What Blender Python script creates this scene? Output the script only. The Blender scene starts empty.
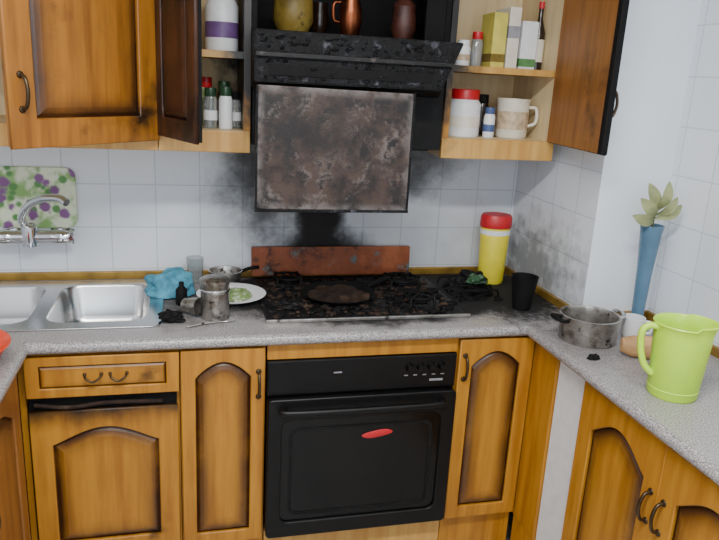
import bpy, bmesh, math, random
from mathutils import Vector, Matrix, noise
random.seed(4)
COL=bpy.context.scene.collection

# ------------------------------------------------------------------ materials
def lin(c):
    return tuple(((v/255)/12.92 if v/255<=0.04045 else (((v/255)+0.055)/1.055)**2.4) for v in c)+(1,)
class NT:
    def __init__(s,name):
        s.m=bpy.data.materials.new(name); s.m.use_nodes=True; s.t=s.m.node_tree
        s.b=s.t.nodes["Principled BSDF"]
    def n(s,typ,**kw):
        nd=s.t.nodes.new(typ)
        for k,v in kw.items(): setattr(nd,k,v)
        return nd
    def l(s,a,b): s.t.links.new(a,b)
    def val(s,inp,v):
        if isinstance(v,bpy.types.NodeSocket): s.l(v,inp)
        else: inp.default_value=v
    def math(s,op,a,b=0.0,clamp=False):
        nd=s.n("ShaderNodeMath",operation=op,use_clamp=clamp); s.val(nd.inputs[0],a); s.val(nd.inputs[1],b); return nd.outputs[0]
    def mix(s,f,a,b):
        nd=s.n("ShaderNodeMix",data_type='RGBA'); s.val(nd.inputs[0],f); s.val(nd.inputs[6],a); s.val(nd.inputs[7],b); return nd.outputs[2]
    def noise(s,vec,scale,detail=4,rough=.55,mapscale=None):
        if mapscale:
            mp=s.n("ShaderNodeMapping"); mp.inputs["Scale"].default_value=mapscale; s.l(vec,mp.inputs[0]); vec=mp.outputs[0]
        nd=s.n("ShaderNodeTexNoise"); nd.inputs["Scale"].default_value=scale; nd.inputs["Detail"].default_value=detail
        nd.inputs["Roughness"].default_value=rough; s.l(vec,nd.inputs["Vector"]); return nd.outputs[0]
    def ramp(s,v,lo,hi,a=0.0,b=1.0):
        nd=s.n("ShaderNodeMapRange",interpolation_type='SMOOTHSTEP'); s.val(nd.inputs[0],v)
        nd.inputs[1].default_value=lo; nd.inputs[2].default_value=hi; nd.inputs[3].default_value=a; nd.inputs[4].default_value=b
        return nd.outputs[0]
    def pos(s): return s.n("ShaderNodeNewGeometry").outputs["Position"]
    def obj(s): return s.n("ShaderNodeTexCoord").outputs["Object"]
    def ell(s,p,c,r,inner=.5,dist=.35,nz=None):
        """soft ellipsoid mask 1 inside 0 outside with noisy edge"""
        a=s.n("ShaderNodeVectorMath",operation='SUBTRACT'); s.l(p,a.inputs[0]); a.inputs[1].default_value=c
        b=s.n("ShaderNodeVectorMath",operation='DIVIDE'); s.l(a.outputs[0],b.inputs[0]); b.inputs[1].default_value=r
        d=s.n("ShaderNodeVectorMath",operation='LENGTH'); s.l(b.outputs[0],d.inputs[0])
        v=d.outputs["Value"]
        if nz is not None: v=s.math('ADD',v,s.math('MULTIPLY',s.math('SUBTRACT',nz,.5),dist*2))
        return s.ramp(v,inner,1.0,1.0,0.0)
    def bump(s,h,strength=.2,dist=.01):
        nd=s.n("ShaderNodeBump"); nd.inputs["Strength"].default_value=strength; nd.inputs["Distance"].default_value=dist
        s.l(h,nd.inputs["Height"]); s.l(nd.outputs[0],s.b.inputs["Normal"])
    def set(s,color=None,rough=None,metal=None,**kw):
        if color is not None: s.val(s.b.inputs["Base Color"],color)
        if rough is not None: s.val(s.b.inputs["Roughness"],rough)
        if metal is not None: s.val(s.b.inputs["Metallic"],metal)
        for k,v in kw.items(): s.b.inputs[k].default_value=v
        return s.m
def M(name,c,rough=.5,metal=0,var=.12,scale=25,**kw):
    t=NT(name); p=t.obj(); nz=t.noise(p,scale)
    c1=lin(c); c2=tuple(x*(1-var*2) for x in c1[:3])+(1,)
    return t.set(t.mix(t.ramp(nz,.35,.7),c1,c2),rough,metal,**kw)

def tile_mat():
    t=NT("glazed_tile"); p=t.pos(); g=t.n("ShaderNodeNewGeometry")
    sp=t.n("ShaderNodeSeparateXYZ"); t.l(p,sp.inputs[0]); sn=t.n("ShaderNodeSeparateXYZ"); t.l(g.outputs["Normal"],sn.inputs[0])
    f=t.math('GREATER_THAN',t.math('ABSOLUTE',sn.outputs[0]),.5)
    u=t.math('ADD',t.math('MULTIPLY',sp.outputs[1],f),t.math('MULTIPLY',t.math('ADD',sp.outputs[0],.03),t.math('SUBTRACT',1.0,f)))
    v=t.math('ADD',sp.outputs[2],-.935+1.5)
    cb=t.n("ShaderNodeCombineXYZ"); t.l(t.math('ADD',u,3.0),cb.inputs[0]); t.l(v,cb.inputs[1])
    br=t.n("ShaderNodeTexBrick",offset=0.0,squash=1.0); t.l(cb.outputs[0],br.inputs[0])
    br.inputs["Color1"].default_value=lin((230,234,240)); br.inputs["Color2"].default_value=lin((225,230,238)); br.inputs["Mortar"].default_value=lin((199,205,214))
    br.inputs["Scale"].default_value=1; br.inputs["Mortar Size"].default_value=.0022; br.inputs["Mortar Smooth"].default_value=.3
    br.inputs["Brick Width"].default_value=.15; br.inputs["Row Height"].default_value=.15
    nz=t.noise(p,7,7,.7); n2=t.noise(p,22,5,.6); n3=t.noise(p,3.5,6,.6)
    m0=t.ell(p,(.25,0,1.18),(.15,.1,.38),.42,.25,nz)
    m1=t.ell(p,(.27,0,1.00),(.34,.1,.16),.25,.35,nz)
    m2=t.ell(p,(.54,0,1.34),(.40,.15,.27),.1,.5,nz)
    m3=t.ell(p,(.50,0,1.08),(.85,.7,.50),.0,.5,n3)
    m4=t.ell(p,(.06,0,1.27),(.27,.2,.40),.2,.5,nz)
    m5=t.ell(p,(1.03,-.2,.98),(.2,.44,.28),.1,.7,n2)
    m6=t.ell(p,(.35,0,1.75),(.6,.4,.45),.7,.2,nz)
    s=t.math('MAXIMUM',m1,t.math('MULTIPLY',m2,.9)); s=t.math('MAXIMUM',s,m0); s=t.math('MAXIMUM',s,t.math('MULTIPLY',m4,.9))
    s=t.math('MAXIMUM',s,t.math('MULTIPLY',m3,.42)); s=t.math('MAXIMUM',s,t.math('MULTIPLY',m5,.65)); s=t.math('MAXIMUM',s,m6)
    s=t.math('MAXIMUM',s,t.math('MULTIPLY',t.ramp(n2,.62,.8),.06))
    c=t.mix(s,br.outputs[0],lin((18,15,16)))
    t.set(c,t.ramp(s,0,1,.2,.8)); t.bump(t.math('SUBTRACT',1.0,br.outputs["Fac"]),.25,.002)
    return t.m
TILE=tile_mat()
PAINT=M("white_paint",(232,237,244),.6,0,.02,4)
CEIL=M("ceiling_paint",(235,235,235),.8,0,.02,4)

def granite():
    t=NT("granite_worktop"); p=t.pos()
    a=t.noise(p,260,3,.7); b=t.noise(p,110,3,.6); c=t.noise(p,9,6,.65); d=t.noise(p,30,6,.7)
    col=t.mix(t.ramp(a,.42,.6),lin((116,112,112)),lin((186,181,181)))
    col=t.mix(t.math('MULTIPLY',t.ramp(b,.58,.72),.6),col,lin((86,82,84)))
    s=t.ell(p,(.40,-.22,.9),(.64,.38,.3),.78,.25,c)
    s2=t.ell(p,(.88,-.24,.9),(.30,.44,.3),.5,.45,d)
    s3=t.ell(p,(-.2,-.30,.9),(.36,.28,.3),.1,.7,d)
    s4=t.ell(p,(.95,-.75,.9),(.2,.3,.3),.1,.9,d)
    s=t.math('MAXIMUM',s,s2); s=t.math('MAXIMUM',s,t.math('MULTIPLY',s3,.75)); s=t.math('MAXIMUM',s,t.math('MULTIPLY',s4,.4))
    s=t.math('MAXIMUM',s,t.math('MULTIPLY',t.ramp(c,.58,.72),.28))
    return t.set(t.mix(s,col,lin((13,12,13))),t.ramp(s,0,1,.3,.8))
GRAN=granite()

def wood(name,base=(186,128,36),dark=(154,98,22),soot=0.0,sscale=5,top=None,rough=.42,smoke=True):
    """grain along local z, 'dk' attribute darkens the groove stain, optional scorch"""
    t=NT(name); o=t.obj()
    g=t.noise(o,3,5,.55,(12,12,1.2)); f=t.noise(o,1.2,5,.5,(90,90,4))
    c=t.mix(t.ramp(g,.3,.75),lin(base),lin(dark)); c=t.mix(t.math('MULTIPLY',t.ramp(f,.5,.72),.25),c,lin(dark))
    nz=t.noise(o,sscale,6,.65)
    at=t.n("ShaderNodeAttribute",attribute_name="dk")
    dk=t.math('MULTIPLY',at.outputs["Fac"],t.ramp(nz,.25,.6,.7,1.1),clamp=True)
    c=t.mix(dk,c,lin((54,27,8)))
    s=None
    if soot>0: s=t.ramp(nz,.72-soot*.45,.88-soot*.3)
    if top:
        sp=t.n("ShaderNodeSeparateXYZ"); t.l(o,sp.inputs[0])
        z=t.math('ADD',sp.outputs[2],t.math('MULTIPLY',t.math('SUBTRACT',nz,.5),.12))
        q=t.ramp(z,top[0],top[1]); s=q if s is None else t.math('MAXIMUM',s,q)
    if smoke:
        p=t.pos(); pn=t.noise(p,8,6,.65)
        q=t.ell(p,(.27,-.2,1.74),(.48,.5,.52),.74,.3,pn); s=q if s is None else t.math('MAXIMUM',s,q)
    if s is not None: c=t.mix(s,c,lin((18,12,9)))
    return t.set(c,rough)
W=wood("honey_wood")
W2=wood("honey_wood_scorched",soot=.24)
WL=wood("honey_wood_light",(206,162,88),(184,134,62))
WB=wood("scorched_top_wood",soot=.25,top=(.41,.50))
WA=wood("smoke_stained_wood",(166,108,36),(126,76,22),soot=.42,sscale=4)
WD=wood("charred_wood",(78,44,24),(42,24,14),soot=.64,sscale=7)
WR=wood("varnished_wood_inside",(158,102,46),(126,78,32),soot=.34,sscale=3,smoke=False)
WI=wood("cabinet_interior",(228,208,166),(212,188,142),soot=.15,rough=.6)
CHAR=M("char",(9,8,9),.75,0,.3,20,**{"Specular IOR Level":.25})

def burnt(name,cols,scale,rough=.7,metal=0,bump=.4,bd=.004,spec=.3):
    t=NT(name); p=t.obj(); a=t.noise(p,scale,7,.7); b=t.noise(p,scale*2.7,6,.7)
    c=t.mix(t.ramp(a,.36,.5),lin(cols[0]),lin(cols[1])); c=t.mix(t.ramp(a,.52,.64),c,lin(cols[2])); c=t.mix(t.ramp(b,.56,.68),c,lin(cols[3]))
    t.set(c,rough,metal); t.b.inputs["Specular IOR Level"].default_value=spec; t.bump(b,bump,bd); return t.m
def flap_mat():
    t=NT("scorched_flap_metal"); p=t.obj(); a=t.noise(p,6,7,.72); b=t.noise(p,19,6,.72); d=t.noise(p,10,7,.75)
    c=t.mix(t.ramp(a,.40,.60),lin((22,18,18)),lin((64,48,41)))
    c=t.mix(t.math('MULTIPLY',t.ramp(d,.50,.64),.8),c,lin((104,94,90)))
    c=t.mix(t.ramp(b,.50,.62),c,lin((24,20,20)))
    sp=t.n("ShaderNodeSeparateXYZ"); t.l(p,sp.inputs[0])
    e=t.math('MAXIMUM',t.ramp(t.math('ABSOLUTE',sp.outputs[0]),.20,.228),t.ramp(t.math('ABSOLUTE',sp.outputs[2]),.145,.172))
    c=t.mix(t.math('MULTIPLY',e,t.ramp(b,.35,.6,.0,.7)),c,lin((120,114,112)))
    t.set(c,.6,.1); t.bump(b,.5,.006); return t.m
FLAP=flap_mat()
SOOT=burnt("sooty_enamel",[(5,5,6),(9,9,11),(22,22,26),(76,76,84)],9,.6,0,.8,.012,.25)
SOOTY=burnt("sooty_panel",[(5,5,6),(9,9,10),(16,16,18),(32,32,36)],7,.6,0,.5,.008,.25)
SOOT2=burnt("sooty_glass",[(6,6,7),(12,11,12),(22,20,20),(74,68,64)],13,.5,0,.4,.005,.35)
LID=burnt("scorched_lid",[(40,24,18),(128,66,36),(150,84,50),(88,98,98)],7,.5)
ASH=burnt("burnt_food",[(20,14,12),(44,30,22),(70,54,42),(12,10,10)],14,.8)
BRASS=M("brass_trim",(172,136,62),.35,.5,.25,12)
STEEL=M("stainless_steel",(206,206,206),.24,1,.05,6)
STEELD=burnt("stained_steel",[(120,112,100),(176,172,166),(200,198,196),(60,52,44)],12,.3,.9,.1,.004,.5)
CHROME=M("chrome",(225,228,232),.1,1,.02)
BRONZE=M("aged_bronze",(84,70,52),.35,.8,.2)
BLKGL=M("black_glass",(4,4,5),.16,0,.1,**{"Specular IOR Level":.35})
BLKEN=M("black_enamel",(9,9,10),.4,0,.2,**{"Specular IOR Level":.3})
MARK=M("panel_print",(140,140,145),.5)
WHITE=M("white_plastic",(230,232,234),.4,0,.04)
LIME=M("lime_plastic",(190,232,60),.35,0,.03,**{"Subsurface Weight":.15})
YEL=M("yellow_plastic",(230,214,56),.35,0,.05)
RED=M("red_plastic",(196,30,40),.4,0,.08)
ORANGE=M("orange_enamel",(224,66,20),.3,0,.08)
TEAL=M("teal_fabric",(80,154,180),.9,0,.2,30)
BLUE=M("blue_glass",(98,134,162),.15,0,.1,8,**{"Transmission Weight":.2,"IOR":1.45})
LEAF=M("dry_leaf",(160,166,116),.6,0,.2,18)
STEM=M("plant_stem",(100,104,62),.7)
BREAD=M("bread_crust",(206,160,108),.7,0,.2,18)
CREAM=M("cream_ceramic",(226,220,204),.3,0,.05)
GREENF=burnt("green_salad",[(70,100,50),(130,156,96),(206,212,200),(120,70,50)],40,.6)
GLASS=M("clear_glass",(220,226,228),.08,0,.02,**{"Transmission Weight":.8})
DKGREEN=M("green_lid",(38,70,44),.4)
MELTG=M("melted_green_plastic",(44,84,50),.5,0,.4,30)
PURPLE=M("purple_label",(112,80,134),.5)
COPPER=M("copper",(130,72,44),.3,.9,.3)
OLIVE=burnt("olive_glaze",[(84,70,30),(116,96,40),(126,108,52),(24,20,12)],7,.35)
TERRA=M("terracotta",(76,38,26),.5,0,.3)
BLUEL=M("blue_label",(70,92,140),.5)
BROWN=M("brown_glass",(36,22,14),.2)
GRNCT=M("green_carton",(90,140,84),.5)
PALEY=M("pale_yellow_card",(214,202,92),.5,0,.1)
BEIGE=M("beige_pattern",(206,184,152),.5,0,.2,60)
GREYP=M("grey_print",(150,150,156),.5)

# ------------------------------------------------------------------ helpers
def grp(name,loc=(0,0,0),rz=0,parent=None):
    e=bpy.data.objects.new(name,None); e.empty_display_size=.05; e.location=loc; e.rotation_euler=(0,0,rz); COL.objects.link(e)
    if parent: e.parent=parent
    return e
def addmesh(name,me,mats,parent=None,loc=(0,0,0),rot=(0,0,0),smooth=False):
    for m in (mats if isinstance(mats,(list,tuple)) else [mats]): me.materials.append(m)
    if smooth:
        for p in me.polygons: p.use_smooth=True
    o=bpy.data.objects.new(name,me); o.location=loc; o.rotation_euler=rot; COL.objects.link(o)
    if parent: o.parent=parent
    return o
def box(name,parent,x0,x1,y0,y1,z0,z1,mat,bev=0.0,rot=(0,0,0)):
    c=Vector(((x0+x1)/2,(y0+y1)/2,(z0+z1)/2)); bm=bmesh.new(); bmesh.ops.create_cube(bm,size=1)
    bmesh.ops.scale(bm,vec=(abs(x1-x0),abs(y1-y0),abs(z1-z0)),verts=bm.verts)
    if bev>0: bmesh.ops.bevel(bm,geom=bm.edges[:],offset=bev,segments=2,affect='EDGES',profile=.6)
    me=bpy.data.meshes.new(name); bm.to_mesh(me); bm.free()
    return addmesh(name,me,mat,parent,c,rot)
def lathe(name,parent,prof,mat,loc=(0,0,0),seg=48,rot=(0,0,0),smooth=True,fn=None):
    bm=bmesh.new(); rings=[]
    for r,z in prof:
        if r<1e-5: rings.append([bm.verts.new((0,0,z))])
        else: rings.append([bm.verts.new((r*math.cos(2*math.pi*i/seg),r*math.sin(2*math.pi*i/seg),z)) for i in range(seg)])
    for a,b in zip(rings,rings[1:]):
        if len(a)==1 and len(b)==1: continue
        for i in range(seg):
            j=(i+1)%seg
            if len(a)==1: bm.faces.new((a[0],b[j],b[i]))
            elif len(b)==1: bm.faces.new((a[i],a[j],b[0]))
            else: bm.faces.new((a[i],a[j],b[j],b[i]))
    if fn:
        for v in bm.verts: v.co=fn(v.co)
    bmesh.ops.recalc_face_normals(bm,faces=bm.faces)
    me=bpy.data.meshes.new(name); bm.to_mesh(me); bm.free()
    o=addmesh(name,me,mat,parent,loc,rot,smooth)
    md=o.modifiers.new("es",'EDGE_SPLIT'); md.split_angle=math.radians(40)
    return o
def curve_mesh(name,splines,dims,extrude=0,bevel=0,radius_mode=False,res=3):
    cu=bpy.data.curves.new(name,'CURVE'); cu.dimensions=dims; cu.extrude=extrude; cu.bevel_depth=bevel; cu.bevel_resolution=res
    if dims=='2D': cu.fill_mode='BOTH'
    else: cu.use_fill_caps=True
    for pts,cyc in splines:
        s=cu.splines.new('POLY'); s.points.add(len(pts)-1); s.use_cyclic_u=cyc; s.use_smooth=True
        for i,p in enumerate(pts):
            s.points[i].co=(p[0],p[1],p[2] if len(p)>2 else 0,1)
            if len(p)>3: s.points[i].radius=p[3]
    o=bpy.data.objects.new(name,cu); COL.objects.link(o)
    dg=bpy.context.evaluated_depsgraph_get(); dg.update()
    me=bpy.data.meshes.new_from_object(o.evaluated_get(dg)); bpy.data.objects.remove(o); bpy.data.curves.remove(cu)
    me.materials.clear(); return me
def catmull(P,n=8):
    P=[Vector(p) for p in P]; out=[]
    Q=[2*P[0]-P[1]]+P+[2*P[-1]-P[-2]]
    for i in range(1,len(Q)-2):
        for k in range(n):
            t=k/n; a,b,c,d=Q[i-1],Q[i],Q[i+1],Q[i+2]
            out.append(.5*((2*b)+(-a+c)*t+(2*a-5*b+4*c-d)*t*t+(-a+3*b-3*c+d)*t**3))
    out.append(P[-1]); return out
def tube(name,parent,pts,r,mat,loc=(0,0,0),rot=(0,0,0),smooth=True,closed=False,radii=None):
    p=catmull(pts) if smooth and len(pts)>2 else [Vector(q) for q in pts]
    P=[(v.x,v.y,v.z,1 if radii is None else radii[0]+(radii[1]-radii[0])*i/(len(p)-1)) for i,v in enumerate(p)]
    me=curve_mesh(name,[(P,closed)],'3D',bevel=r)
    return addmesh(name,me,mat,parent,loc,rot,True)
def plate2d(name,parent,loops,thick,bev,mat,loc=(0,0,0),rot=(0,0,0),upright=True):
    me=curve_mesh(name,[(l,True) for l in loops],'2D',extrude=max(thick/2-bev,.0005),bevel=bev,res=1)
    if upright: me.transform(Matrix.Rotation(math.pi/2,4,'X'))
    return addmesh(name,me,mat,parent,loc,rot)
def rrect(x0,x1,y0,y1,r,n=6):
    P=[]
    for cx,cy,a in ((x1-r,y0+r,-90),(x1-r,y1-r,0),(x0+r,y1-r,90),(x0+r,y0+r,180)):
        for k in range(n+1):
            t=math.radians(a+90*k/n); P.append((cx+r*math.cos(t),cy+r*math.sin(t)))
    return P
def arch_loop(x0,x1,z0,z1,arch,n=28,pw=.6):
    P=[]
    for k in range(8): P.append((x0+(x1-x0)*k/8,z0))
    zs=z1-arch
    for k in range(14): P.append((x1,z0+(zs-z0)*k/14))
    for k in range(n):
        u=k/n; b=(0.5-0.5*math.cos(2*math.pi*u))**pw if arch>0 else 0
        P.append((x1+(x0-x1)*u,zs+arch*b))
    for k in range(14): P.append((x0,zs-(zs-z0)*k/14))
    return P
def handle(parent,x,z,y=-.012,vertical=True,mat=BRONZE,L=.04):
    if vertical: pts=[(x,y,z-L),(x,y-.018,z-L*.8),(x,y-.026,z),(x,y-.018,z+L*.8),(x,y,z+L)]
    else: pts=[(x-L,y,z),(x-L*.8,y-.014,z-.006),(x,y-.018,z-.016),(x+L*.8,y-.014,z-.006),(x+L,y,z)]
    tube("handle_bow",parent,pts,.0045 if vertical else .0032,mat)
    for s in (-1,1):
        p=(x,y,z+s*L) if vertical else (x+s*L,y,z)
        lathe("handle_rose",parent,[(0,-.004),(.010*L/.04,-.003),(.008*L/.04,.003),(0,.006)],mat,p,20,(math.pi/2,0,0))
def door(parent,loc,w,h,rz=0,mf=W,mp=W,arch=.06,fr=.055,hx=None,hz=None,name="door",back=None,frz=None,pw=.6,halo=1.0):
    d=grp(name,loc,rz,parent)
    inner=arch_loop(fr,w-fr,frz or fr,h-(frz or fr),arch,pw=pw)
    plate2d("door_frame",d,[[(0,0),(w,0),(w,h),(0,h)],inner],.012,.003,mf,(0,-.006,0))
    box("door_back",d,.001,w-.001,.0005,.010,.001,h-.001,back or mf)
    cx,cz=w/2,(h-arch*.4)/2; bm=bmesh.new(); lay=bm.verts.layers.float.new("dk"); rings=[]
    W0=(w-2*fr)/2; H0=(h-2*(frz or fr))/2; m=min(W0,H0)*.85; k=min(1,m/.085)
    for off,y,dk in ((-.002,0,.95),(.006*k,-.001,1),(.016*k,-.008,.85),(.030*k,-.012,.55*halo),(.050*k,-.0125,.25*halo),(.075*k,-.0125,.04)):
        sx=(W0-off)/W0; sz=(H0-off)/H0; ring=[]
        for px,pz in inner:
            v=bm.verts.new((cx+(px-cx)*sx,y,cz+(pz-cz)*sz)); v[lay]=dk; ring.append(v)
        rings.append(ring)
    N=len(inner)
    for a,b in zip(rings,rings[1:]):
        for i in range(N):
            j=(i+1)%N; bm.faces.new((a[i],a[j],b[j],b[i]))
    bm.faces.new(rings[-1]); bmesh.ops.recalc_face_normals(bm,faces=bm.faces)
    me=bpy.data.meshes.new("door_panel"); bm.to_mesh(me); bm.free(); addmesh("door_panel",me,mp,d)
    if hx is not None: handle(d,hx,hz)
    return d

# ------------------------------------------------------------------ room shell
XL,XR,YF,ZC=-1.35,1.28,-3.7,2.5
box("wall_back",None,XL-.1,XR+.1,0,.1,0,ZC,TILE)
box("wall_left",None,XL-.1,XL,YF,0,0,ZC,TILE)
box("wall_right",None,XR,XR+.1,YF,0,0,ZC,TILE)
box("wall_front",None,XL-.1,XR+.1,YF-.1,YF,0,ZC,PAINT)
wc=box("wall_corner",None,1.03,XR,-.57,0,0,ZC,TILE); wc.data.materials.append(PAINT)
for p in wc.data.polygons:
    if p.normal.y<-.5: p.material_index=1
box("ceiling",None,XL-.1,XR+.1,YF-.1,.1,ZC,ZC+.1,CEIL)
def floor_mat():
    t=NT("floor_tile"); p=t.pos(); br=t.n("ShaderNodeTexBrick",offset=0.0); t.l(p,br.inputs[0])
    br.inputs["Color1"].default_value=lin((196,196,192)); br.inputs["Color2"].default_value=lin((186,186,184)); br.inputs["Mortar"].default_value=lin((120,118,114))
    br.inputs["Scale"].default_value=1; br.inputs["Mortar Size"].default_value=.004; br.inputs["Brick Width"].default_value=.3; br.inputs["Row Height"].default_value=.3
    return t.set(br.outputs[0],.35)
box("floor",None,XL-.1,XR+.1,YF-.1,.1,-.1,0,floor_mat())

# ------------------------------------------------------------------ worktop
wt=grp("worktop")
SX0,SX1,SY0,SY1=-1.25,-.315,-.505,-.055
zt,zb=.9,.866
box("slab_back",wt,XL,1.03,SY1,0,zb,zt,GRAN)
box("slab_mid",wt,SX1,1.03,SY0,SY1,zb,zt,GRAN)
box("slab_left_end",wt,XL,SX0,SY0,SY1,zb,zt,GRAN)
box("slab_front",wt,XL,1.03,-.60,SY0,zb,zt,GRAN)
box("slab_column",wt,1.03,XR,-.60,-.57,zb,zt,GRAN)
box("slab_left",wt,XL,-.655,-2.35,-.60,zb,zt,GRAN)
box("slab_right",wt,.83,XR,-2.35,-.60,zb,zt,GRAN)
def nose(n,a,b,r=.017): tube(n,wt,[(*a,zt-r),(*b,zt-r)],r,GRAN,smooth=False)
nose("nosing_back",(-.655,-.60),(.83,-.60)); nose("nosing_left",(-.655,-.60),(-.655,-2.35)); nose("nosing_right",(.83,-.60),(.83,-2.35))
box("trim_1",None,XL,1.03,-.014,0,.9,.928,BRASS,.003)
box("trim_2",None,1.016,1.03,-.57,-.014,.9,.928,BRASS,.003)
box("trim_3",None,1.03,XR,-.584,-.57,.9,.928,BRASS,.003)
box("trim_4",None,XR-.014,XR,-2.35,-.584,.9,.928,BRASS,.003)

# ------------------------------------------------------------------ base cabinets
YC=-.575
def carcass(g,x0,x1,z0=.20,z1=.866,ft=.02,mat=W,toe=True):
    box("side_l",g,x0,x0+.016,YC,-.03,.0,z1,mat); box("side_r",g,x1-.016,x1,YC,-.03,.0,z1,mat)
    box("bottom_panel",g,x0+.016,x1-.016,YC+.001,-.03,z0,z0+.018,mat)
    box("top_rail",g,x0+.016,x1-.016,YC,YC+.02,z1-.03,z1-.001,mat)
    box("plinth",g,x0+.016,x1-.016,YC+.004,YC+.022,.02,z0,W)
    box("back_panel",g,x0+.016,x1-.016,-.05,-.035,z0,z1-.2,CHAR)
g=grp("sink_base_cabinet"); carcass(g,-.68,-.252)
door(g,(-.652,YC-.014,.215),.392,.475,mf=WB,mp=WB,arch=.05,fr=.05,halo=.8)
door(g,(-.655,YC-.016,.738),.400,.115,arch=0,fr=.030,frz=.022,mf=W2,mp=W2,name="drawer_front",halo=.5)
handle(g,-.482,.802,YC-.030,False,L=.022); handle(g,-.415,.802,YC-.030,False,L=.022)
box("burnt_rail",g,-.655,-.26,YC-.01,YC+.01,.69,.738,CHAR)
tube("burnt_drip",g,[(-.64,YC-.018,.712),(-.55,YC-.022,.702),(-.45,YC-.02,.710),(-.30,YC-.018,.705)],.006,ASH)
g=grp("base_cabinet"); carcass(g,-.25,-.004)
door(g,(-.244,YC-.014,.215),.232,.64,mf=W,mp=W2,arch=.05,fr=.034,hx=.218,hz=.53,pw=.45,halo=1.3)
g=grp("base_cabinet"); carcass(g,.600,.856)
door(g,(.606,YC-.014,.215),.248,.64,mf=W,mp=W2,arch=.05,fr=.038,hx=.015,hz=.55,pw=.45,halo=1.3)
g=grp("corner_return_panel")
box("return_board",g,.862,.884,-.735,-.590,.20,.864,W); box("return_plinth",g,.866,.884,-.735,-.59,.0,.198,W)
g=grp("white_side_panel"); box("panel",g,.872,.890,-.914,-.738,.0,.864,WHITE,.002); box("edge_strip",g,.868,.872,-.914,-.905,.0,.864,WHITE)
# right run
g=grp("base_cabinet")
XF=.868
box("frame_side",g,XF,XR-.02,-.935,-.918,0,.864,W); box("frame_top",g,XF,XF+.02,-2.35,-.936,.835,.864,W)
box("frame_bottom",g,XF,XF+.02,-2.35,-.936,.0,.218,W); box("frame_inner",g,XF+.02,XF+.03,-2.35,-.936,.1,.83,CHAR)
for i in range(4):
    y0=-.92-.352*i
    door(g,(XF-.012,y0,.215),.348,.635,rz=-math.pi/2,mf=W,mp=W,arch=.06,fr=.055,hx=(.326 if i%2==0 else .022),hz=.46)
# left run
g=grp("base_cabinet"); XFl=-.69
box("frame_side",g,XL+.02,XFl,-.62,-.605,0,.864,W); box("frame_top",g,XFl-.02,XFl,-2.35,-.621,.835,.864,W)
box("frame_bottom",g,XFl-.02,XFl,-2.35,-.621,.0,.218,W); box("frame_inner",g,XFl-.03,XFl-.02,-2.35,-.621,.1,.83,CHAR)
for i in range(3):
    y1=-.64-.40*i
    door(g,(XFl+.012,y1-.395,.215),.392,.635,rz=math.pi/2,mf=WR,mp=WR,arch=.06,fr=.055,hx=.03,hz=.42)

# ------------------------------------------------------------------ oven
ov=grp("built_in_oven")
box("filler_rail",ov,.0,.598,YC-.012,YC+.01,.815,.862,W)
box("oven_body",ov,.006,.592,YC+.006,-.06,.225,.812,CHAR)
box("control_panel",ov,.0,.595,YC-.022,YC+.005,.700,.812,BLKEN,.004)
for i,x in enumerate((.44,.475,.51,.545)):
    lathe("knob",ov,[(0,.018),(.009,.017),(.011,.004),(.014,0),(.014,-.003)],BLKEN,(x,YC-.022,.775),24,(math.pi/2,0,0))
for x in (.43,.46,.49,.52,.55): box("panel_mark",ov,x-.006,x+.006,YC-.0235,YC-.0215,.745,.748,MARK)
for x in (.53,): box("display_label",ov,x-.022,x+.022,YC-.0235,YC-.0215,.724,.731,MARK)
box("logo_plate",ov,.20,.225,YC-.0235,YC-.0215,.766,.770,MARK)
od=grp("oven_door",(0,YC-.01,.225),0,ov)
plate2d("door_rim",od,[rrect(0.004,.592,0,.468,.012),rrect(.04,.556,.045,.405,.03)],.03,.004,BLKEN,(0,-.02,0))
box("door_glass",od,.03,.566,-.026,-.012,.03,.42,BLKGL)
plate2d("inner_window",od,[rrect(.07,.526,.07,.37,.03),rrect(.078,.518,.078,.362,.026)],.003,.0008,SOOTY,(0,-.027,0))
tube("door_handle",od,[(.05,-.035,.44),(.06,-.06,.44),(.30,-.065,.44),(.53,-.06,.44),(.545,-.035,.44)],.010,BLKEN)
lathe("painted_red_reflection",od,[(0,.002),(.04,.0015),(.05,0)],RED,(.345,-.0275,.335),32,(math.pi/2,0,0),fn=lambda v:Vector((v.x,v.y*.25+.004*math.sin(v.x*40),v.z)))  # flat red patch painting a reflection onto the door glass
box("plinth",ov,.0,.598,YC+.002,YC+.02,.02,.218,WL)

# ------------------------------------------------------------------ hob
hb=grp("gas_hob")
box("hob_glass",hb,.005,.655,-.505,-.07,.9005,.909,SOOT2,.003)
box("hob_edge",hb,.003,.665,-.512,-.503,.9005,.911,STEELD,.002)
def burner(x,y,r):
    b=grp("burner",(x,y,.909),0,hb)
    lathe("bowl",b,[(r*1.5,0),(r*1.35,.004),(r*.9,.003),(r*.9,.012),(0,.012)],SOOTY,seg=36)
    lathe("cap",b,[(0,.024),(r*.7,.023),(r*.78,.018),(r*.78,.012)],CHAR,seg=36)
    a=r*1.75
    for k in range(4):
        t=math.pi/4+k*math.pi/2
        tube("grate_arm",b,[(a*1.2*math.cos(t),a*1.2*math.sin(t),0),(a*1.15*math.cos(t),a*1.15*math.sin(t),.030),(r*.5*math.cos(t),r*.5*math.sin(t),.032)],.0045,CHAR,smooth=False)
    tube("grate_ring",b,[(a*math.cos(t*math.pi/12),a*math.sin(t*math.pi/12),.027) for t in range(24)],.004,CHAR,smooth=False,closed=True)
burner(.53,-.17,.035); burner(.53,-.38,.028); burner(.12,-.13,.028)
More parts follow.
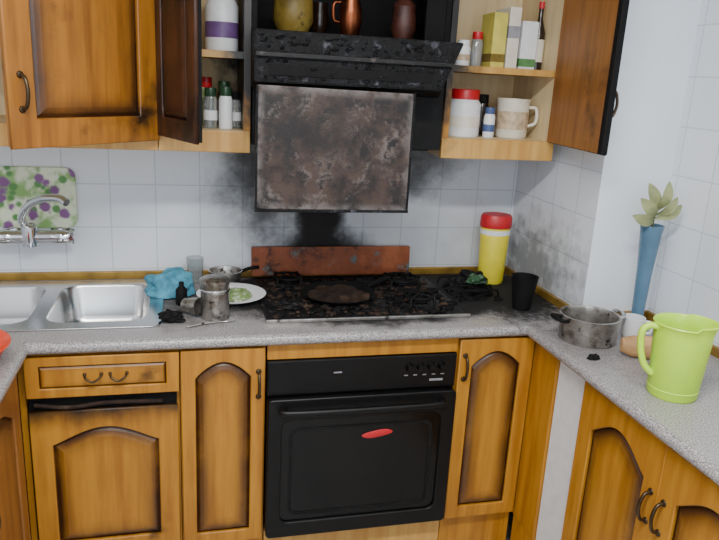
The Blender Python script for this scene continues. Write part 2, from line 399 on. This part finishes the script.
def debris(name,loc,s,mat,parent=None,seed=0,fr=7,amp=(.45,.22)):
    bm=bmesh.new(); bmesh.ops.create_icosphere(bm,subdivisions=5,radius=1)
    for v in bm.verts:
        q=v.co.copy(); d=1+amp[0]*noise.noise(q*1.6+Vector((seed,0,0)))+amp[1]*noise.noise(q*fr*.6+Vector((0,seed,0)))
        v.co=Vector((q.x*s[0]*d,q.y*s[1]*d,max(q.z*s[2]*d,-s[2]*.35)))
    zmin=min(v.co.z for v in bm.verts)
    for v in bm.verts: v.co.z-=zmin
    me=bpy.data.meshes.new(name); bm.to_mesh(me); bm.free()
    return addmesh(name,me,mat,parent,loc,smooth=True)
bp=grp("burnt_frying_pan",(.27,-.30,0),0,hb); bp.location=(.27,-.30,.909)
lathe("pan",bp,[(0,0),(.10,0),(.122,.018),(.126,.020),(.120,.020),(.098,.004),(0,.004)],CHAR)
lathe("residue",bp,[(0,.014),(.04,.016),(.07,.011),(.105,.010)],ASH,fn=lambda v:Vector((v.x,v.y,v.z+.012*noise.noise(v*30))))
tube("pan_handle",bp,[(.11,.05,.02),(.17,.09,.030),(.21,.115,.032)],.009,CHAR)
def rubble(name,parent,n,fn,mat,smin,smax,seed):
    rub=bmesh.new(); rr=random.Random(seed)
    for k in range(n):
        x,y,z=fn(rr)
        s=rr.uniform(smin,smax); m=bmesh.ops.create_icosphere(rub,subdivisions=1,radius=s); ax=rr.uniform(.8,1.9); ay=rr.uniform(.8,1.7)
        for v in m['verts']:
            v.co=Vector((x+v.co.x*ax+rr.uniform(-.2,.2)*s,y+v.co.y*ay+rr.uniform(-.2,.2)*s,z+max(0,v.co.z+s*.3)*.7))
    me=bpy.data.meshes.new(name); rub.to_mesh(me); rub.free(); addmesh(name,me,mat,parent)
rubble("ash_debris",hb,280,lambda r:(r.uniform(.02,.64),r.uniform(-.49,-.08),.909),ASH,.003,.011,9)
rubble("char_debris",hb,190,lambda r:(r.uniform(.02,.64),r.uniform(-.49,-.08),.909),CHAR,.004,.014,19)
debris("melted_lump",(.40,-.15,.909),(.05,.03,.016),CHAR,hb,seed=8)
debris("melted_lump",(.10,-.38,.909),(.05,.03,.012),SOOT2,hb,seed=12)
box("burnt_hob_lid",None,.0,.60,-.045,-.022,.929-.017,1.02,LID,.004,rot=(math.radians(-6),0,0))
gr=grp("burnt_grate",(.765,-.235,.90))
for k in range(4): tube("bar",gr,[(-.085,-.09+.06*k,.0045),(-.075,-.09+.06*k,.03),(.075,-.09+.06*k,.03),(.085,-.09+.06*k,.0045)],.0045,CHAR,smooth=False)
for s in (-.05,.05): tube("bar",gr,[(s,-.10,.03),(s,.10,.03)],.0045,CHAR,smooth=False)
debris("melted_lump",(.01,0,.033),(.05,.035,.035),CHAR,gr,seed=2)
debris("melted_lump",(.03,-.04,0),(.045,.045,.018),CHAR,gr,seed=6)
debris("melted_green_lump",(.02,-.03,.040),(.035,.02,.026),MELTG,gr,seed=16)
rubble("char_debris",gr,60,lambda r:(r.uniform(-.08,.08),r.uniform(-.12,.10),.0005),CHAR,.004,.012,29)

# ------------------------------------------------------------------ sink
sk=grp("double_bowl_sink")
h1=rrect(-.63,-.345,-.465,-.095,.06); h2=rrect(-1.0,-.675,-.465,-.095,.06)
me=curve_mesh("deck",[(rrect(SX0-.01,SX1+.012,SY0-.01,SY1+.008,.03),True),(h1,True),(h2,True)],'2D',extrude=.0012,bevel=.001,res=1)
addmesh("sink_deck",me,STEEL,sk,(0,0,.9032))
def bowl(x0,x1,y0,y1):
    bm=bmesh.new(); rs=[]
    for off,z,r in ((0,.904,.06),(.004,.898,.058),(.012,.80,.055),(.03,.765,.05),(.06,.758,.04)):
        rs.append([bm.verts.new((a,b,z)) for a,b in rrect(x0+off,x1-off,y0+off,y1-off,r)])
    for a,b in zip(rs,rs[1:]):
        for i in range(len(a)):
            j=(i+1)%len(a); bm.faces.new((a[i],a[j],b[j],b[i]))
    bm.faces.new(rs[-1]); bmesh.ops.recalc_face_normals(bm,faces=bm.faces)
    me=bpy.data.meshes.new("bowl"); bm.to_mesh(me); bm.free(); addmesh("bowl",me,STEEL,sk,smooth=True)
    lathe("drain",sk,[(.045,.002),(.035,.004),(.03,.001),(0,.001)],STEELD,((x0+x1)/2,(y0+y1)/2,.758),32)
bowl(-.63,-.345,-.465,-.095); bowl(-1.0,-.675,-.465,-.095)

# ------------------------------------------------------------------ wall faucet, board
fc=grp("wall_mounted_faucet",(-.72,0,1.065))
for s in (-1,1):
    lathe("wall_rose",fc,[(0,.012),(.022,.012),(.034,0)],CHROME,(s*.075,-.0005,0),32,(math.pi/2,0,0))
    tube("inlet",fc,[(s*.075,-.01,0),(s*.07,-.05,.0)],.016,CHROME,smooth=False)
    lathe("valve_hub",fc,[(0,-.03),(.021,-.028),(.024,0),(.021,.02),(.017,.03),(0,.032)],CHROME,(s*.085,-.06,0),28,(0,math.pi/2,0))
    for k in range(3):
        t=k*math.pi/3; tube("cross_handle",fc,[(s*.12,-.06-.026*math.cos(t),-.026*math.sin(t)),(s*.12,-.06+.026*math.cos(t),.026*math.sin(t))],.008,CHROME,smooth=False)
    tube("spindle",fc,[(s*.1,-.06,0),(s*.125,-.06,0)],.012,CHROME,smooth=False)
tube("mixer_body",fc,[(-.085,-.06,0),(.085,-.06,0)],.022,CHROME,smooth=False)
lathe("mixer_cap",fc,[(.026,-.03),(.028,0),(.026,.035),(.016,.045),(0,.047)],CHROME,(-.01,-.06,0),32)
tube("spout",fc,[(-.01,-.06,.02),(-.03,-.07,.06),(-.005,-.10,.105),(.05,-.16,.145),(.11,-.20,.155),(.135,-.22,.145)],.0125,CHROME)
def board_mat():
    t=NT("floral_print"); p=t.obj(); v=t.n("ShaderNodeTexVoronoi"); v.inputs["Scale"].default_value=17; t.l(p,v.inputs[0])
    v2=t.n("ShaderNodeTexVoronoi"); v2.inputs["Scale"].default_value=24; t.l(p,v2.inputs[0]); a=t.noise(p,10); b=t.noise(p,60,3)
    c=t.mix(t.ramp(a,.42,.55),lin((140,184,104)),lin((228,236,208)))
    c=t.mix(t.ramp(v2.outputs[0],.22,.40,1,0),c,lin((88,146,76)))
    vv=t.math('ADD',v.outputs[0],t.math('MULTIPLY',t.math('SUBTRACT',b,.5),.3))
    c=t.mix(t.ramp(vv,.22,.36,1,0),c,lin((132,84,140)))
    return t.set(c,.35)
plate2d("floral_chopping_board",None,[rrect(-.125,.125,-.10,.10,.03)],.010,.003,board_mat(),(-.715,-.0065,1.187))

# ------------------------------------------------------------------ upper cabinets
UZ0,UZ1=1.395,2.15; UY=-.33
def upper(name,x0,x1,mi=WI,shelf=1.665,mrail=WL):
    g=grp(name)
    box("side_l",g,x0,x0+.018,UY+.003,-.002,UZ0,UZ1,mi); box("side_r",g,x1-.018,x1,UY+.003,-.002,UZ0,UZ1,mi)
    box("base_panel",g,x0+.018,x1-.018,UY+.003,-.002,UZ0+.042,UZ0+.06,mi); box("top_panel",g,x0,x1,UY+.003,-.002,UZ1,UZ1+.018,W)
    box("back_panel",g,x0+.018,x1-.018,-.012,-.002,UZ0+.06,UZ1,mi); box("shelf_board",g,x0+.018,x1-.018,UY+.01,-.012,shelf,shelf+.02,WL)
    box("light_rail",g,x0,x1,UY-.003,UY+.018,UZ0-.005,UZ0+.06,mrail,.003)
    box("side_trim_l",g,x0,x0+.02,UY-.002,UY+.003,UZ0+.06,UZ1,W); box("side_trim_r",g,x1-.02,x1,UY-.002,UY+.003,UZ0+.06,UZ1,W)
    return g
u1=upper("upper_cabinet",-1.20,-.305); 
door(u1,(-.628,-.675,1.425),.46,.70,rz=math.atan2(.335,.325),mf=WA,mp=WA,arch=.07,fr=.065,hx=.03,hz=.13,halo=1.1)
u2=upper("upper_cabinet",-.303,-.035)
door(u2,(-.300,-.338,1.44),.27,.70,rz=-math.radians(66),mf=WD,mp=WD,back=CHAR,arch=.06,fr=.05)
u3=upper("upper_cabinet",.583,.985)
door(u3,(.93,-.71,1.455),.375,.69,rz=math.radians(84.6),mf=CHAR,mp=WD,back=WR,arch=.06,fr=.05,hx=.03,hz=.14)
box("charred_door_edge",u3,.914,.935,-.727,-.706,1.455,2.145,CHAR,.003)

# ------------------------------------------------------------------ hood
hd=grp("cooker_hood")
box("hood_body",hd,-.03,.578,UY,-.002,1.415,1.74,SOOTY,.003)
def prism(name,parent,V,F,mat):
    me=bpy.data.meshes.new(name); me.from_pydata(V,[],F); bm=bmesh.new(); bm.from_mesh(me); bmesh.ops.recalc_face_normals(bm,faces=bm.faces)
    bmesh.ops.bevel(bm,geom=bm.edges[:],offset=.003,segments=2,affect='EDGES'); bm.to_mesh(me); bm.free(); return addmesh(name,me,mat,parent)
prism("hood_visor",hd,[(-.035,-.335,1.752),(.578,-.335,1.752),(.565,-.50,1.742),(-.04,-.50,1.742),(-.035,-.335,1.58),(.56,-.335,1.58),(.505,-.50,1.605),(-.04,-.50,1.605)],
 [(0,1,2,3),(4,5,6,7),(0,3,7,4),(1,2,6,5),(3,2,6,7),(0,1,5,4)],SOOT)
box("visor_lip",hd,-.038,.535,-.512,-.500,1.672,1.684,SOOT2,.002)
box("visor_slot",hd,.0,.47,-.5045,-.499,1.625,1.652,CHAR)
# blistered paint on the visor front
rubble("blistered_paint",hd,170,lambda r:(r.uniform(-.03,.50),-.498-.002*r.random(),r.uniform(1.61,1.732)),SOOT,.003,.008,41)
pl=box("scorched_flap",hd,-.035,.422,-.517,-.503,1.25,1.595,FLAP,.003,rot=(0,math.radians(0.6),0))
for s in (0,1):
    box("flap_rim",hd,-.036+.452*s,-.030+.452*s,-.521,-.500,1.25,1.595,SOOT,.001)
box("flap_rim_bottom",hd,-.036,.423,-.522,-.499,1.244,1.252,SOOT,.001)
box("grease_filter",hd,0,.55,-.30,-.03,1.408,1.416,SOOT2)
oc=grp("hood_top_cabinet")
box("niche_floor",oc,-.032,.580,UY+.002,-.002,1.741,1.753,CHAR); box("niche_back",oc,-.032,.580,-.012,-.002,1.753,2.15,CHAR)
box("niche_side_l",oc,-.033,-.018,UY+.002,-.012,1.753,2.15,CHAR); box("niche_side_r",oc,.565,.581,UY+.002,-.012,1.753,2.15,CHAR); box("niche_top",oc,-.033,.581,UY+.002,-.002,2.15,2.168,CHAR)
box("charred_stile",oc,.50,.565,UY+.003,UY+.02,1.753,2.15,CHAR,.002)

def pot(name,x,y,z,r,h,mat,neck=.8,mat2=None,lid=None,hnd=False):
    g=grp(name,(x,y,z))
    lathe("body",g,[(0,0),(r*.75,0),(r,h*.3),(r*.98,h*.6),(r*neck,h*.88),(r*neck*1.08,h),(r*neck*.92,h),(r*neck*.85,h*.88),(0,h*.5)],mat)
    if lid: lathe("lid",g,[(r*neck*1.1,h),(r*neck*.8,h+.014),(.012,h+.022),(.012,h+.03),(.018,h+.038),(0,h+.044)],lid)
    if hnd: tube("handle",g,[(-r*.9,0,h*.75),(-r*1.5,0,h*.7),(-r*1.45,0,h*.35),(-r*.95,0,h*.3)],.006,mat)
    return g
pot("olive_pot",.10,-.24,1.754,.062,.11,OLIVE,.95)
pot("copper_coffee_pot",.28,-.24,1.754,.036,.13,COPPER,.7,lid=COPPER,hnd=True)
pot("terracotta_jar",.455,-.24,1.754,.040,.10,TERRA,.85,lid=TERRA)
pot("dark_pot",.20,-.14,1.754,.03,.10,BROWN,.85)
def jar(name,x,y,z,r,h,body,lid,label=None):
    g=grp(name,(x,y,z)); hl=h*.8
    lathe("body",g,[(0,0),(r*.96,0),(r,.006),(r,hl*.86),(r*.8,hl),(0,hl)],body)
    lathe("lid",g,[(r*.82,hl-.002),(r*.86,hl),(r*.86,h-.003),(r*.82,h),(0,h)],lid)
    if label: lathe("label",g,[(r+.0006,hl*.25),(r+.0006,hl*.55)],label)
    return g
zs1=1.686; zs0=1.456
jar("supplement_jar",-.113,-.20,zs1,.050,.19,WHITE,PURPLE,PURPLE)
for i,(x,y,h,b,l) in enumerate([(-.150,-.25,.12,GLASS,DKGREEN),(-.105,-.27,.125,WHITE,DKGREEN),(-.105,-.16,.14,BROWN,DKGREEN),(-.075,-.21,.11,GLASS,CHAR),(-.16,-.15,.15,GREENF,RED)]):
    jar("spice_jar",x,y,zs0,.021,h,b,l,WHITE if i in(0,3) else None)
def carton(name,x0,x1,y0,y1,z,h,mat,mat2,f=(.3,.5)):
    g=grp(name); box("box",g,x0,x1,y0,y1,z,z+h,mat,.002); box("printed_band",g,x0-.0006,x1+.0006,y0-.0006,y1,z+h*f[0],z+h*f[1],mat2)
    box("top_flap",g,x0+.002,x1-.002,y0+.002,(y0+y1)/2,z+h,z+h+.0015,mat); return g
jar("small_jar",.665,-.24,zs1,.024,.08,WHITE,WHITE,BEIGE); jar("small_jar",.72,-.22,zs1,.020,.11,GLASS,RED,None)
carton("tea_carton",.752,.800,-.27,-.17,zs1,.17,PALEY,OLIVE,(.1,.25)); carton("cereal_carton",.806,.846,-.27,-.15,zs1,.19,CREAM,GREYP,(.5,.7))
carton("juice_carton",.855,.912,-.27,-.19,zs1,.15,WHITE,GRNCT,(.05,.22))
def bottle(name,x,y,z,r,h,mat,cap,label=None):
    g=grp(name,(x,y,z)); lathe("body",g,[(0,0),(r,.0),(r,h*.55),(r*.4,h*.75),(r*.38,h*.93),(0,h*.93)],mat)
    lathe("cap",g,[(r*.46,h*.9),(r*.46,h),(0,h)],cap)
    if label: lathe("label",g,[(r+.0006,h*.12),(r+.0006,h*.45)],label)
bottle("sauce_bottle",.940,-.22,zs1,.021,.22,BROWN,RED,CREAM)
jar("red_lid_tub",.695,-.22,zs0,.056,.155,WHITE,RED,CREAM); jar("spice_jar",.778,-.25,zs0,.019,.10,WHITE,BLUEL,BLUEL)
jar("spice_jar",.79,-.15,zs0,.024,.14,BROWN,CHAR,None)
mg=grp("ceramic_crock",(.875,-.22,zs0))
lathe("body",mg,[(0,0),(.050,0),(.055,.008),(.055,.12),(.058,.132),(.052,.132),(.050,.12),(.05,.01),(0,.01)],CREAM)
lathe("pattern_band",mg,[(.0556,.03),(.0556,.09)],BEIGE)
tube("handle",mg,[(.052,-.01,.105),(.078,-.02,.10),(.080,-.02,.055),(.052,-.01,.04)],.006,CREAM)

# ------------------------------------------------------------------ worktop items
Z=.9003
yc=grp("yellow_container",(.903,-.125,Z))
E=lambda v:Vector((v.x,v.y*.87,v.z))
lathe("body",yc,[(0,0),(.046,0),(.050,.01),(.057,.218),(.055,.224),(0,.224)],YEL,fn=E)
lathe("lid",yc,[(.059,.216),(.061,.222),(.060,.254),(.054,.264),(0,.264)],RED,fn=E)
lathe("label",yc,[(.0567,.190),(.0574,.208)],WHITE,fn=E)
cp=grp("charred_cup",(.880,-.44,Z)); lathe("cup",cp,[(0,0),(.030,0),(.044,.105),(.046,.115),(.041,.113),(.028,.006),(0,.006)],CHAR)
sp=grp("saucepan",(.952,-.735,Z))
lathe("pan",sp,[(0,0),(.080,0),(.085,.006),(.086,.075),(.090,.080),(.084,.080),(.082,.073),(.081,.008),(0,.006)],STEELD)
lathe("burnt_content",sp,[(0,.034),(.05,.03),(.080,.028)],ASH)
tube("loop_handle",sp,[(.08,.02,.067),(.112,.045,.073),(.122,.02,.075),(.110,-.01,.073),(.082,-.015,.067)],.006,STEEL)
tube("loop_handle",sp,[(-.082,-.02,.067),(-.11,-.03,.073),(-.12,.0,.075),(-.11,.025,.073),(-.082,.02,.067)],.006,CHAR)
debris("charred_lump",(.885,-.88,Z),(.018,.012,.01),CHAR,seed=11)
vs=grp("blue_glass_vase",(1.168,-.665,Z))
lathe("vase",vs,[(0,0),(.029,0),(.031,.006),(.020,.02),(.019,.06),(.024,.20),(.032,.31),(.036,.34),(.033,.34),(.029,.31),(.021,.20),(.016,.06),(0,.05)],BLUE)
def leaf(parent,base,tip,w,nm="leaf"):
    base=Vector(base); tip=Vector(tip); d=tip-base; side=d.cross(Vector((0,1,0.2))).normalized(); nrm=d.cross(side).normalized()
    bm=bmesh.new(); n=10; rows=[]
    for i in range(n+1):
        t=i/n; ww=w*math.sin(math.pi*min(1,t**1.4*.96+.03))**.8+.002; c=base+d*t+nrm*(.02*math.sin(math.pi*t))
        rows.append([bm.verts.new(c-side*ww+nrm*.005),bm.verts.new(c),bm.verts.new(c+side*ww+nrm*.005)])
    for a,b in zip(rows,rows[1:]):
        for k in range(2): bm.faces.new((a[k],a[k+1],b[k+1],b[k]))
    me=bpy.data.meshes.new(nm); bm.to_mesh(me); bm.free(); addmesh(nm,me,LEAF,parent,smooth=True)
tube("stem",vs,[(0,0,.06),(.005,0,.2),(0,0,.35),(.003,0,.38)],.004,STEM)
for a,L in ((-78,.095),(-48,.11),(-22,.125),(4,.125),(28,.09),(58,.095)):
    t=math.radians(a); leaf(vs,(0,0,.35+.0004*(90-abs(a))),(math.sin(t)*L,random.uniform(-.04,.03),.355+math.cos(t)*L),.017)
pt=grp("plastic_pitcher",(.962,-1.115,Z))
def spout(v):
    if v.z>.14 and v.x>0.02:
        k=(v.z-.14)/.05; return Vector((v.x*(1+.16*k*max(0,v.x/.08)),v.y*(1-.1*k),v.z+.006*k))
    return v
lathe("jug",pt,[(0,0),(.056,0),(.060,.006),(.067,.165),(.069,.187),(.072,.190),(.070,.193),(.066,.188),(.063,.165),(.056,.010),(0,.008)],LIME,rot=(0,0,-.5),fn=spout)
tube("jug_handle",pt,[(-.060,.01,.178),(-.080,.02,.180),(-.096,.025,.165),(-.093,.025,.12),(-.080,.02,.078),(-.060,.01,.055)],.0085,LIME)
lathe("jug_ribs",pt,[(.0602,.02),(.062,.023),(.0608,.026)],LIME)
br=grp("bread_roll",(1.055,-.895,Z))
lathe("loaf",br,[(0,-.085),(.02,-.08),(.030,-.05),(.033,0),(.030,.05),(.02,.08),(0,.085)],BREAD,(0,0,.031),rot=(math.pi/2,0,1.1),fn=lambda v:Vector((v.x,v.y,v.z))*(1+.05*noise.noise(v*30)))
cm=grp("white_mug",(1.11,-.73,Z)); lathe("mug",cm,[(0,0),(.028,0),(.032,.01),(.034,.065),(.031,.065),(.030,.01),(0,.01)],WHITE); tube("handle",cm,[(.026,-.018,.055),(.040,-.032,.053),(.040,-.032,.023),(.025,-.018,.018)],.0045,WHITE)
kn=grp("red_handled_knife",(1.03,-1.24,Z),-.25); tube("grip",kn,[(0,0,.009),(.05,0,.009),(.11,0,.009)],.009,RED); box("blade",kn,.11,.22,-.012,.010,.007,.010,STEEL)

# left side items
cl=debris("dish_cloth",(-.285,-.20,.9055),(.085,.06,.058),TEAL,seed=3,fr=5,amp=(.35,.16))
mt=grp("metal_canister",(-.145,-.44,Z))
lathe("body",mt,[(0,0),(.040,0),(.043,.005),(.043,.105),(.046,.112),(.046,.122),(.036,.128),(0,.129)],STEELD)
lathe("band",mt,[(.0436,.085),(.0452,.09),(.0436,.095)],STEEL)
plt=grp("salad_plate",(-.085,-.26,Z))
lathe("plate",plt,[(0,0),(.065,0),(.07,.004),(.112,.018),(.114,.020),(.110,.021),(.065,.009),(0,.008)],WHITE)
lathe("salad",plt,[(.070,.010),(.055,.022),(.02,.028),(0,.029)],GREENF,fn=lambda v:Vector((v.x,v.y,v.z+.010*noise.noise(v*60))))
gs=grp("drinking_glass",(-.20,-.06,Z)); lathe("glass",gs,[(0,0),(.026,0),(.030,.09),(.028,.09),(.024,.006),(0,.006)],GLASS)
sm=grp("small_pan",(-.095,-.075,Z)); lathe("pan",sm,[(0,0),(.048,0),(.058,.045),(.060,.046),(.055,.046),(.045,.005),(0,.004)],STEELD); tube("handle",sm,[(.052,0,.04),(.09,.015,.048),(.12,.02,.05)],.006,CHAR)
debris("burnt_sponge",(-.275,-.47,.9055),(.034,.026,.022),CHAR,seed=21)
bc=grp("overturned_cup",(-.235,-.40,Z)); lathe("cup",bc,[(0,0),(.02,0),(.028,.055),(.026,.055),(.018,.004),(0,.004)],STEELD,(0,0,.030),rot=(math.radians(86),0,.9))
sb=grp("soap_bottle",(-.245,-.31,Z)); lathe("bottle",sb,[(0,0),(.016,0),(.018,.004),(.018,.05),(.008,.062),(.008,.075),(0,.076)],CHAR)
fk=grp("fork",(-.23,-.53,Z),.35); tube("fork_handle",fk,[(0,0,.004),(.05,0,.007),(.11,0,.004)],.003,STEELD)
for k in (-1,0,1): tube("tine",fk,[(.11,0,.004),(.125,k*.006,.004),(.15,k*.006,.006)],.0015,STEELD)
fp=grp("orange_frying_pan",(-.795,-.76,Z))
lathe("pan",fp,[(0,0),(.10,0),(.105,.003),(.145,.058),(.148,.060),(.144,.060),(.103,.010),(.1,.008)],ORANGE)
lathe("pan_interior",fp,[(.1,.0085),(0,.0085)],CHAR)
tube("handle",fp,[(-.13,-.02,.045),(-.2,-.04,.06),(-.3,-.05,.065)],.011,CHAR)

# ------------------------------------------------------------------ lights
lamp=grp("ceiling_lamp",(-.1,-1.9,ZC-.06))
box("lamp_housing",lamp,-.65,.65,-.09,.09,.02,.06,WHITE,.005)
def area(name,loc,rot,sx,sy,e,c,parent=None):
    d=bpy.data.lights.new(name,'AREA'); d.shape='RECTANGLE'; d.size=sx; d.size_y=sy; d.energy=e; d.color=c
    o=bpy.data.objects.new(name,d); o.location=loc; o.rotation_euler=rot; COL.objects.link(o)
    if parent: o.parent=parent
    return o
area("tube_light",(0,0,0),(0,0,0),1.25,.16,60,(1,.98,.94),lamp)
area("front_fill_light",(-.1,YF+.05,1.75),(math.radians(90),0,0),1.5,1.3,20,(.84,.92,1.0))  # added cool soft fill from behind the camera, no window is built here
w=bpy.data.worlds.new("world"); bpy.context.scene.world=w; w.use_nodes=True; w.node_tree.nodes["Background"].inputs[0].default_value=(.6,.7,.8,1); w.node_tree.nodes["Background"].inputs[1].default_value=.3

# ------------------------------------------------------------------ camera
cd=bpy.data.cameras.new("camera"); cam=bpy.data.objects.new("camera",cd); COL.objects.link(cam)
cd.sensor_width=36; cd.lens=691/719*36; cd.clip_start=.01
ex=Vector((0.9709,-0.0134,0.2392));ey=Vector((-0.2337,-0.2728,0.9333));dn=Vector((-0.0528,0.9619,0.2680))
R=Vector((ex[0],ey[0],-dn[0])); U=-Vector((ex[1],ey[1],-dn[1])); F=Vector((ex[2],ey[2],-dn[2]))
F.normalize(); R=(R-F*R.dot(F)).normalized(); U=R.cross(F)
cam.matrix_world=Matrix(((R.x,U.x,-F.x,-.22),(R.y,U.y,-F.y,-2.48),(R.z,U.z,-F.z,1.63),(0,0,0,1)))
bpy.context.scene.camera=cam
